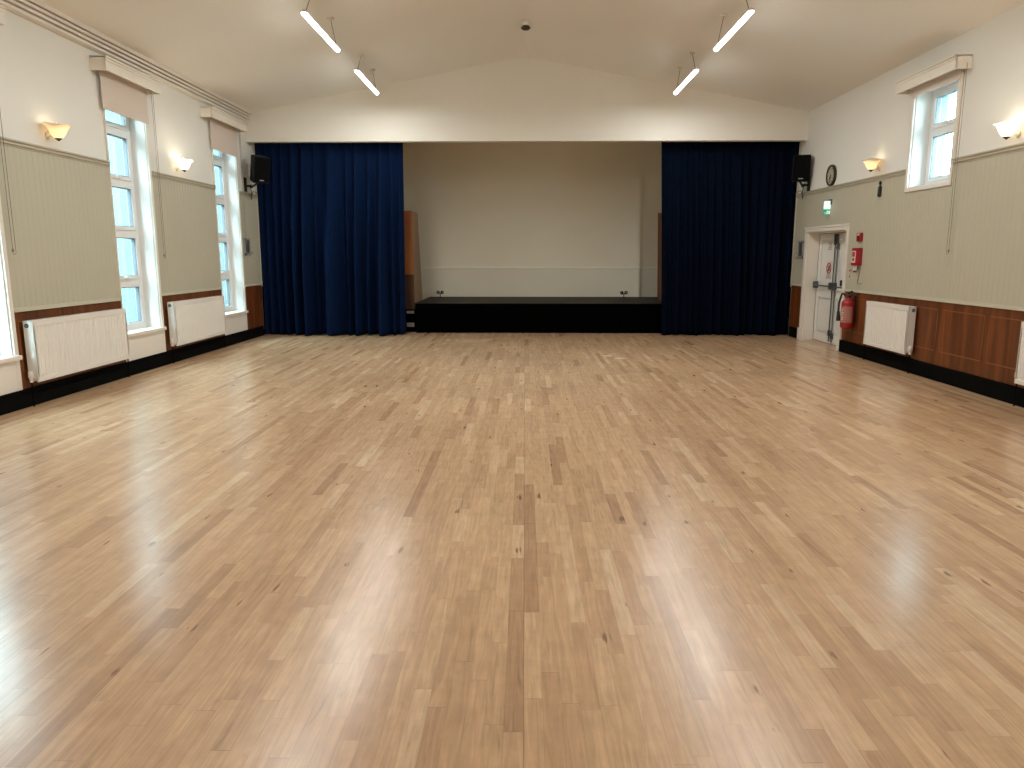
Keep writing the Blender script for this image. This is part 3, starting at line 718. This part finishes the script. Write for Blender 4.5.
# ------------------------------------------------------------------ loudspeakers
def speaker(side, label, yaw, pitch, cx, cz=3.11):
    X = D(side)
    t = thing('loudspeaker', label, 'loudspeaker', (cx, 13.95, 2.85), 'wall speakers either side of the stage')
    R = Matrix.Translation((cx, 13.93, cz)) @ Matrix.Rotation(yaw, 4, 'Z') @ Matrix.Rotation(pitch, 4, 'X')
    def put(m, name, mat, par=t, sm=False):
        bmesh.ops.transform(m.b, matrix=R, verts=m.b.verts); return m.build(name, mat, par, sm)
    m = MB(); m.prism([(-0.155, -0.13), (0.155, -0.13), (0.11, 0.14), (-0.11, 0.14)], 'z', -0.235, 0.235)
    bmesh.ops.bevel(m.b, geom=list(m.b.edges), offset=0.012, segments=2, affect='EDGES'); put(m, 'cabinet', M['spk'])
    m = MB(); m.box(-0.138, 0.138, -0.140, -0.124, -0.21, 0.218, 0.006); g = put(m, 'grille', M['grill'])
    m = MB(); m.box(-0.040, 0.040, -0.1435, -0.138, -0.185, -0.170, 0.001); put(m, 'badge', M['silver'])
    m = MB(); bx(m, X, 0.002, 0.024, 13.92, 14.02, 2.715, 2.97, 0.004)
    m.cyl((X(0.02), 13.97, 2.82), (X(0.12), 13.96, 2.82), 0.020); m.cyl((X(0.12), 13.96, 2.79), (cx, 13.95, 2.90), 0.018); m.sph((X(0.12), 13.96, 2.81), 0.035, (1, 1, 1), 10)
    m.build('wall_bracket', M['dark'], t, True)
    m = MB(); pts = [(X(0.10), 13.98, 2.80), (X(0.11), 14.02, 2.66), (X(0.08), 14.05, 2.58), (X(0.075), 14.05, 2.66), (X(0.075), 14.20, 2.74), (X(0.065), PEND - 0.02, 2.72)]
    m.tube(pts, 0.006, 6); m.build('cable', M['dark'], t, True)
speaker('L', 'black loudspeaker tilted down on left wall by the curtain', 0.75, 0.26, -4.90, 3.115)
speaker('R', 'black loudspeaker on right wall bracket by the curtain', -0.20, 0.10, 5.0)

# ------------------------------------------------------------------ fire door
X = D('R'); DY0, DY1, DZ = DOOR; DX = -0.20
t = thing('door_1', 'white double fire door with panic bars on the right wall', 'door', (XR, (DY0 + DY1) / 2, 0), kind='structure')
m = MB()
bx(m, X, 0, 0.035, DY0 - ARCH, DY0, 0.2, DZ + ARCH, 0.006); bx(m, X, 0, 0.035, DY1, DY1 + ARCH, 0.2, DZ + ARCH, 0.006); bx(m, X, 0, 0.035, DY0, DY1, DZ, DZ + ARCH, 0.006)
bx(m, X, 0, 0.045, DY0 - ARCH - 0.012, DY1 + ARCH + 0.012, DZ + ARCH - 0.02, DZ + ARCH + 0.012, 0.004)
m.build('architrave', M['white'], t)
for q in ((DY0 - ARCH - 0.015, DY0 + 0.004), (DY1 - 0.004, DY1 + ARCH + 0.015)):
    m = MB(); bx(m, X, 0, 0.055, *q, 0, 0.215, 0.006); m.build('plinth_block', M['white'], t)
m = MB()
bx(m, X, 0, -WT + 0.02, DY0, DY0 + 0.02, 0, DZ); bx(m, X, 0, -WT + 0.02, DY1 - 0.02, DY1, 0, DZ); bx(m, X, 0, -WT + 0.02, DY0, DY1, DZ - 0.02, DZ)
bx(m, X, -0.004, DX + 0.005, DY1 - 0.034, DY1 - 0.02, 0, 0.215, 0.004)
m.build('lining', M['white'], t)
m = MB(); bx(m, X, DX - 0.05, DX - 0.045, DY0, DY1, 0, DZ); m.build('joint_shade_sheet', M['doorgap'], t)  # dark sheet added behind the leaves as painted shade in their gaps
MID = 13.0
def leaf(a, c):
    m = MB(); st = 0.095
    bx(m, X, DX - 0.045, DX - 0.036, a, c, 0.010, DZ - 0.030)
    # stiles and rails stand proud of four sunk panels
    for q in ((a, a + st, 0.010, DZ - 0.030), (c - st, c, 0.010, DZ - 0.030), (a + st, c - st, 0.010, 0.17), (a + st, c - st, DZ - 0.14, DZ - 0.030), (a + st, c - st, 0.80, 0.98)):
        bx(m, X, DX - 0.038, DX, *q, 0.003)
    for p0, p1 in ((0.17, 0.80), (0.98, DZ - 0.14)):
        bx(m, X, DX - 0.038, DX - 0.006, a + st + 0.028, c - st - 0.028, p0 + 0.028, p1 - 0.028, 0.006)
    lf = m.build('door_leaf', M['doorp'], t)
    m = MB()   # dark strip round the leaf edge, painting in the shade of its joint
    for q in ((a - 0.010, a - 0.001, 0.010, DZ - 0.030), (c + 0.001, c + 0.010, 0.010, DZ - 0.030), (a, c, DZ - 0.029, DZ - 0.020)): bx(m, X, DX - 0.03, DX + 0.002, *q)
    m.build('joint_shade_strip', M['doorgap'], lf)
    return lf
L1 = leaf(MID + 0.008, DY1 - 0.036); L2 = leaf(DY0 + 0.036, MID - 0.008)
for Lf, ya, yb, rod in ((L1, 13.76, MID + 0.06, MID + 0.055), (L2, MID - 0.05, 12.30, MID - 0.06)):
    m = MB(); s = 1 if yb > ya else -1
    m.cyl((X(DX + 0.07), ya, 1.015), (X(DX + 0.07), yb, 1.015), 0.013); b = m.build('push_bar', M['steel'], Lf, True)
    for yy in (ya, yb):
        m = MB(); bx(m, X, DX, DX + 0.085, yy - 0.035, yy + 0.035, 0.96, 1.085, 0.014); m.build('bar_housing', M['steel'], Lf)
    m = MB(); m.cyl((X(DX + 0.025), rod, 0.05), (X(DX + 0.025), rod, DZ - 0.05), 0.010, n=10)
    m.build('shoot_bolt', M['steel'], Lf, True)
    for zz in ((0.20, 1.78, DZ - 0.09) if Lf is L1 else (0.16, 1.70)):
        m = MB(); bx(m, X, DX, DX + 0.045, rod - 0.028, rod + 0.028, zz - 0.05, zz + 0.05, 0.008); m.build('bolt_keeper', M['steel'], Lf)
m = MB(); bx(m, X, DX, DX + 0.05, 12.62, 12.70, 1.035, 1.135, 0.006); m.build('latch_box', M['dark'], L2)
# notices on the far leaf: a grey-printed slip and a red ring sign
m = MB(); bx(m, X, DX - 0.008, DX - 0.004, 13.25, 13.42, 1.64, 1.80); n1 = m.build('paper_notice', M['paper'], L1)
m = MB()
for k in range(5): bx(m, X, DX - 0.005, DX - 0.002, 13.265 + 0.01 * (k % 2), 13.405 - 0.02 * (k % 3), 1.655 + k * 0.027, 1.666 + k * 0.027)
m.build('print', M['ink'], n1)
m = MB(); bx(m, X, DX - 0.008, DX - 0.004, 13.19, 13.45, 1.13, 1.45); n2 = m.build('ring_notice', M['paper'], L1)
cy_, cz_ = 13.32, 1.325
m = MB(); m.tube([(X(DX - 0.003), cy_ + 0.088 * math.cos(2 * PI * k / 24), cz_ + 0.088 * math.sin(2 * PI * k / 24)) for k in range(24)], 0.011, 6, True)
m.cyl((X(DX - 0.003), cy_ - 0.06, cz_ + 0.06), (X(DX - 0.003), cy_ + 0.06, cz_ - 0.06), 0.009, n=6)
m.build('red_ring', M['redsign'], n2, True)
m = MB(); bx(m, X, DX - 0.005, DX - 0.001, cy_ - 0.03, cy_ + 0.03, cz_ - 0.045, cz_ + 0.03); m.sph((X(DX - 0.003), cy_ + 0.005, cz_ + 0.045), 0.016, (0.15, 1, 1), 10); m.build('symbol', M['dark'], n2)
m = MB()
for k in range(3): bx(m, X, DX - 0.005, DX - 0.002, 13.22 + 0.012 * k, 13.42 - 0.01 * k, 1.15 + k * 0.028, 1.162 + k * 0.028)
m.build('print', M['ink'], n2)

# ------------------------------------------------------------------ things on the right wall
# exit sign on a bracket over the door
t = thing('exit_sign', 'lit white and green exit sign above the fire door', 'exit sign', (5.12, 12.9, 2.23))
m = MB(); m.box(5.075, XR - 0.018, 12.885, 12.925, 2.462, 2.478, 0.003); m.box(XR - 0.030, XR - 0.016, 12.84, 12.97, 2.40, 2.49, 0.004); m.build('bracket', M['cable'], t)
m = MB(); m.box(5.075, 5.178, 12.885, 12.925, 2.325, 2.462, 0.006); m.build('diffuser', M['exitw'], t)
m = MB(); m.box(5.075, 5.178, 12.885, 12.925, 2.235, 2.325, 0.004); lg = m.build('green_legend', M['exitg'], t)
m = MB()   # running figure, doorway and arrow in white
m.box(5.150, 5.172, 12.8825, 12.8855, 2.245, 2.298); m.sph((5.130, 12.885, 2.292), 0.008, (1, 0.3, 1), 10)
m.cyl((5.128, 12.884, 2.286), (5.120, 12.884, 2.268), 0.006, n=6); m.cyl((5.120, 12.884, 2.268), (5.136, 12.884, 2.246), 0.004, n=6); m.cyl((5.120, 12.884, 2.268), (5.106, 12.884, 2.252), 0.004, n=6); m.cyl((5.127, 12.884, 2.282), (5.144, 12.884, 2.280), 0.004, n=6)
m.cyl((5.082, 12.884, 2.262), (5.096, 12.884, 2.262), 0.004, n=6)
m.build('pictogram', M['exitw'], lg)
m = MB(); m.box(5.08, 5.172, 12.89, 12.92, 2.222, 2.235, 0.003); m.build('lower_trim', M['silver'], t)

# wall clock
t = thing('wall_clock', 'round dark rimmed wall clock beside the right loudspeaker', 'clock', (XR, 12.95, 2.885))
ck = (XR, 12.95, 2.885)
m = MB(); m.lathe([(0.0, 0.0), (0.172, 0.0), (0.178, -0.02), (0.172, -0.045), (0.150, -0.045), (0.146, -0.028), (0, -0.028)], ck, 'x', 40); m.build('rim', M['finial'], t, True)
m = MB(); m.lathe([(0, -0.0305), (0.148, -0.0305), (0.148, -0.028), (0, -0.028)], ck, 'x', 40); fc = m.build('dial', M['face'], t)
m = MB()
for k in range(12):
    a = 2 * PI * k / 12
    m.cyl((XR - 0.032, ck[1] + 0.105 * math.sin(a), ck[2] + 0.105 * math.cos(a)), (XR - 0.032, ck[1] + 0.132 * math.sin(a), ck[2] + 0.132 * math.cos(a)), 0.005, n=6)
m.build('hour_marks', M['cable'], fc)
for nm, a, r, w in (('hour_hand', PI * 1.22, 0.070, 0.006), ('minute_hand', PI * 1.05, 0.11, 0.0045)):
    m = MB(); m.cyl((XR - 0.036, ck[1], ck[2]), (XR - 0.036, ck[1] - r * math.sin(a), ck[2] + r * math.cos(a)), w, n=6); m.sph((XR - 0.036, ck[1], ck[2]), 0.012, (0.4, 1, 1), 8); m.build(nm, M['dark'], t)

# small dark sensor under the far wall light
t = thing('wall_thermometer', 'small dark framed thermometer under the dim right wall light', 'thermometer', (XR - 0.018, 11.14, 2.40))
X = D('R')
m = MB(); bx(m, X, 0.016, 0.046, 11.095, 11.185, 2.395, 2.545, 0.02); m.build('case', M['dark'], t)
m = MB(); bx(m, X, 0.044, 0.049, 11.118, 11.162, 2.425, 2.520, 0.004); m.build('scale_plate', M['cable'], t)
m = MB(); m.cyl((X(0.03), 11.14, 2.545), (X(0.03), 11.14, 2.57), 0.008); m.sph((X(0.03), 11.14, 2.59), 0.024, (0.8, 1, 1.2), 10); m.build('hanger_knob', M['dark'], t, True)

# break-glass call point
t = thing('alarm_call_point', 'small red fire alarm call point above the red wall box', 'call point', (XR - 0.018, 11.66, 1.76))
m = MB(); bx(m, X, 0.016, 0.060, 11.58, 11.72, 1.765, 1.895, 0.008); m.build('case', M['red'], t)
m = MB(); bx(m, X, 0.058, 0.063, 11.615, 11.69, 1.79, 1.845, 0.002); m.build('window', M['dark'], t)
m = MB(); bx(m, X, 0.059, 0.062, 11.62, 11.685, 1.856, 1.880); m.build('label', M['paper'], t)

# fire blanket case
t = thing('fire_blanket', 'red wall box with white label and two hanging pull tapes', 'fire blanket', (XR - 0.018, 11.74, 1.40))
m = MB(); bx(m, X, 0.016, 0.095, 11.55, 11.77, 1.395, 1.665, 0.014); m.build('case', M['red'], t)
m = MB(); bx(m, X, 0.094, 0.098, 11.615, 11.745, 1.44, 1.62, 0.001); lb_ = m.build('label', M['paper'], t)
m = MB(); bx(m, X, 0.097, 0.0995, 11.635, 11.725, 1.53, 1.605); bx(m, X, 0.097, 0.0995, 11.645, 11.715, 1.465, 1.515); m.build('red_print', M['redsign'], lb_)
for y in (11.63, 11.70):
    m = MB(); m.prism([(y - 0.014, 1.40), (y + 0.014, 1.40), (y + 0.016, 1.315), (y - 0.012, 1.315)], 'x', XR - 0.070, XR - 0.064); m.build('pull_tape', M['paper'], t)
    m = MB(); bx(m, X, 0.060, 0.074, y - 0.018, y + 0.018, 1.29, 1.318, 0.003); m.build('tape_tab', M['dark'], t)
t = thing('wire_hook', 'small bent wire hook on boarding under the fire blanket', 'hook', (XR - 0.018, 11.62, 1.1))
m = MB(); m.tube([(X(0.018), 11.58, 1.375), (X(0.024), 11.59, 1.30), (X(0.024), 11.64, 1.14), (X(0.030), 11.62, 1.12), (X(0.030), 11.53, 1.118), (X(0.024), 11.50, 1.13)], 0.005, 6); m.build('wire', M['chain'], t, True)
t = thing('notice_plate', 'tiny tan notice plate between the door frame and the wire hook', 'notice', (XR - 0.018, 11.93, 1.25))
m = MB(); bx(m, X, 0.016, 0.022, 11.90, 11.98, 1.17, 1.35, 0.002); p_ = m.build('plate', M['lowrail'], t)
m = MB(); bx(m, X, 0.021, 0.0235, 11.915, 11.965, 1.30, 1.33); bx(m, X, 0.021, 0.0235, 11.92, 11.95, 1.20, 1.24); m.build('print', M['redsign'], t)

# fire extinguisher
ex, ey, ez = 5.075, 11.67, 0.42
t = thing('fire_extinguisher', 'red fire extinguisher with black hose hung beside the door', 'fire extinguisher', (ex, ey, ez))
m = MB(); m.lathe([(0.0, 0.012), (0.07, 0.0), (0.096, 0.012), (0.098, 0.03), (0.098, 0.385), (0.092, 0.415), (0.062, 0.445), (0.034, 0.462), (0.028, 0.475), (0.028, 0.49), (0, 0.49)], (ex, ey, ez), 'z', 32); m.build('cylinder', M['red'], t, True)
m = MB(); m.lathe([(0.0, 0.485), (0.03, 0.485), (0.03, 0.52), (0.018, 0.53), (0.018, 0.55), (0, 0.55)], (ex, ey, ez), 'z', 16)
m.build('valve', M['dark'], t, True)
m = MB(); m.prism([(ey - 0.115, ez + 0.573), (ey - 0.10, ez + 0.59), (ey + 0.03, ez + 0.548), (ey + 0.03, ez + 0.535)], 'x', ex - 0.012, ex + 0.012)
m.build('squeeze_lever', M['dark'], t)
m = MB(); m.prism([(ey - 0.10, ez + 0.505), (ey - 0.095, ez + 0.522), (ey + 0.02, ez + 0.53), (ey + 0.02, ez + 0.515)], 'x', ex - 0.013, ex + 0.013); m.build('carry_handle', M['dark'], t)
m = MB()
hose = []
for k in range(15):
    a = k / 14
    hx = ex - 0.03 - 0.082 * math.sin(min(1, a * 1.5) * PI / 2); hy = ey + 0.03 + 0.050 * math.sin(min(1, a * 1.6) * PI / 2); hz = ez + 0.50 + 0.04 * math.sin(min(1, a * 2.2) * PI) - 0.26 * max(0, a - 0.28) / 0.72
    hose.append((hx, hy, hz))
m.tube(hose, 0.016, 10); m.build('hose', M['dark'], t, True)
m = MB(); hx, hy, hz = hose[-1]; m.cyl((hx, hy, hz + 0.02), (hx + 0.008, hy - 0.006, hz - 0.13), 0.022, 0.034, 14); m.build('nozzle', M['dark'], t, True)
m = MB(); m.sph((ex - 0.045, ey + 0.055, ez + 0.455), 0.022, (1, 1, 0.8), 12); m.build('tamper_tag', M['paper'], t, True)
m = MB(); m.lathe([(0.0995, 0.09), (0.0995, 0.345)], (ex, ey, ez), 'z', 14, PI * 0.98, PI * 1.62); lb_ = m.build('label', M['beige'], t, True)
m = MB()
for k in range(8): m.lathe([(0.1002, 0.105 + k * 0.027), (0.1002, 0.116 + k * 0.027)], (ex, ey, ez), 'z', 8, PI * 1.02, PI * (1.12 + 0.03 * (k % 3)))
m.build('print', M['paper'], lb_)
m = MB(); bx(m, X, 0.012, 0.04, ey - 0.03, ey + 0.03, ez + 0.1, ez + 0.5, 0.004); m.build('wall_bracket', M['dark'], t)

# framed pictures on each wall by the curtain
for side, y0, y1, z0, z1, lb in (('L', 13.70, 13.97, 1.55, 1.865, 'small grey framed print on boarding left of the left curtain'), ('R', 13.985, 14.24, 1.50, 1.82, 'small grey framed print half hidden behind the door frame')):
    X = D(side); t = thing('picture_frame', lb, 'picture', (X(0.018), (y0 + y1) / 2, z0), 'small prints beside the curtains')
    m = MB()
    for q in ((y0, y0 + 0.03, z0, z1), (y1 - 0.03, y1, z0, z1), (y0, y1, z0, z0 + 0.045), (y0, y1, z1 - 0.035, z1)): bx(m, X, 0.016, 0.042, *q, 0.004)
    m.build('frame', M['frameg'], t)
    m = MB(); bx(m, X, 0.016, 0.028, y0 + 0.03, y1 - 0.03, z0 + 0.045, z1 - 0.035); m.build('print', M['print_'], t)
    yk = y1 + 0.10 if side == 'L' else y1 + 0.10
    s = thing('wall_switch', 'tiny dark switch on boarding beside the %s framed print' % ('left' if side == 'L' else 'right'), 'switch', (X(0.018), yk, 1.60))
    m = MB(); bx(m, X, 0.016, 0.026, yk - 0.014, yk + 0.014, 1.585, 1.62, 0.003); m.build('plate', M['chain'], s)
    m = MB(); bx(m, X, 0.025, 0.032, yk - 0.005, yk + 0.005, 1.597, 1.609, 0.001); m.build('rocker', M['cable'], s)

# ------------------------------------------------------------------ outdoors, seen through the panes
m = MB(); m.box(-60, XL - WT, -40, 60, -0.4, -0.25); m.box(XR + WT, 60, -40, 60, -0.4, -0.25)
tag(m.build('ground', M['paving']), 'grey paving outside the hall windows', 'ground', kind='structure')
m = MB(); m.box(5.95, 6.15, 2, 16, 3.76, 3.98, 0.02)
tag(m.build('trim_11', M['slate']), 'grey green eaves board outside the high right window', 'trim', kind='structure')
t = thing('neighbouring_building', 'blurred pale teal building seen through the left windows', 'building', (-10.5, 14, -0.3))
m = MB(); m.box(-16.0, -10.0, 2.0, 40.0, -0.3, 5.2); m.build('wall', M['teal'], t)
m = MB(); m.prism([(-16.3, 5.2), (-9.7, 5.2), (-13, 6.6)], 'y', 1.7, 40.3); m.build('roof', M['slate'], t)

# ------------------------------------------------------------------ sky, camera, view
w = bpy.data.worlds.new('overcast_sky'); scn.world = w; w.use_nodes = True
bg = w.node_tree.nodes['Background']; bg.inputs['Color'].default_value = (0.74, 0.94, 1.0, 1); bg.inputs['Strength'].default_value = 38.0

# sampling portals in the window openings (they emit nothing; they only tell the renderer where the sky comes in)
for side, wins, z0, z1 in (('L', WIN_L, WZ0, WZ1), ('R', WIN_R, RZ0, RZ1)):
    for a, c in wins:
        ld = bpy.data.lights.new('window_portal', 'AREA'); ld.shape = 'RECTANGLE'; ld.size = z1 - z0; ld.size_y = c - a; ld.cycles.is_portal = True
        lo = bpy.data.objects.new('window_portal', ld); col.objects.link(lo)
        lo.location = (D(side)(-WT - 0.01), (a + c) / 2, (z0 + z1) / 2); lo.rotation_euler = (0, -PI / 2 if side == 'L' else PI / 2, 0)

F = 735.0
pitch = math.atan(128.5 / F); yaw = math.atan(13 / F * math.cos(pitch))
cd = bpy.data.cameras.new('camera'); cam = bpy.data.objects.new('camera', cd); col.objects.link(cam)
cd.sensor_fit = 'HORIZONTAL'; cd.sensor_width = 36.0; cd.lens = F / 1024 * 36.0; cd.clip_start = 0.05; cd.clip_end = 200
cam.location = (0, 0, EYE); cam.rotation_euler = (PI / 2 - pitch, 0, yaw)
scn.camera = cam
scn.view_settings.view_transform = 'Standard'; scn.view_settings.look = 'None'; scn.view_settings.gamma = 1.0; scn.view_settings.exposure = 0.09
scn.view_settings.use_curve_mapping = False
try:
    scn.cycles.use_denoising = True; scn.cycles.denoiser = 'OPENIMAGEDENOISE'; scn.cycles.denoising_prefilter = 'NONE'; scn.cycles.denoising_input_passes = 'RGB_ALBEDO_NORMAL'; scn.cycles.max_bounces = 10; scn.cycles.diffuse_bounces = 6; scn.cycles.transparent_max_bounces = 12; scn.cycles.caustics_reflective = False; scn.cycles.caustics_refractive = False; scn.cycles.sample_clamp_indirect = 4.0; scn.cycles.sample_clamp_direct = 12.0; scn.cycles.blur_glossy = 1.0; scn.cycles.adaptive_threshold = 0.005
except Exception: pass
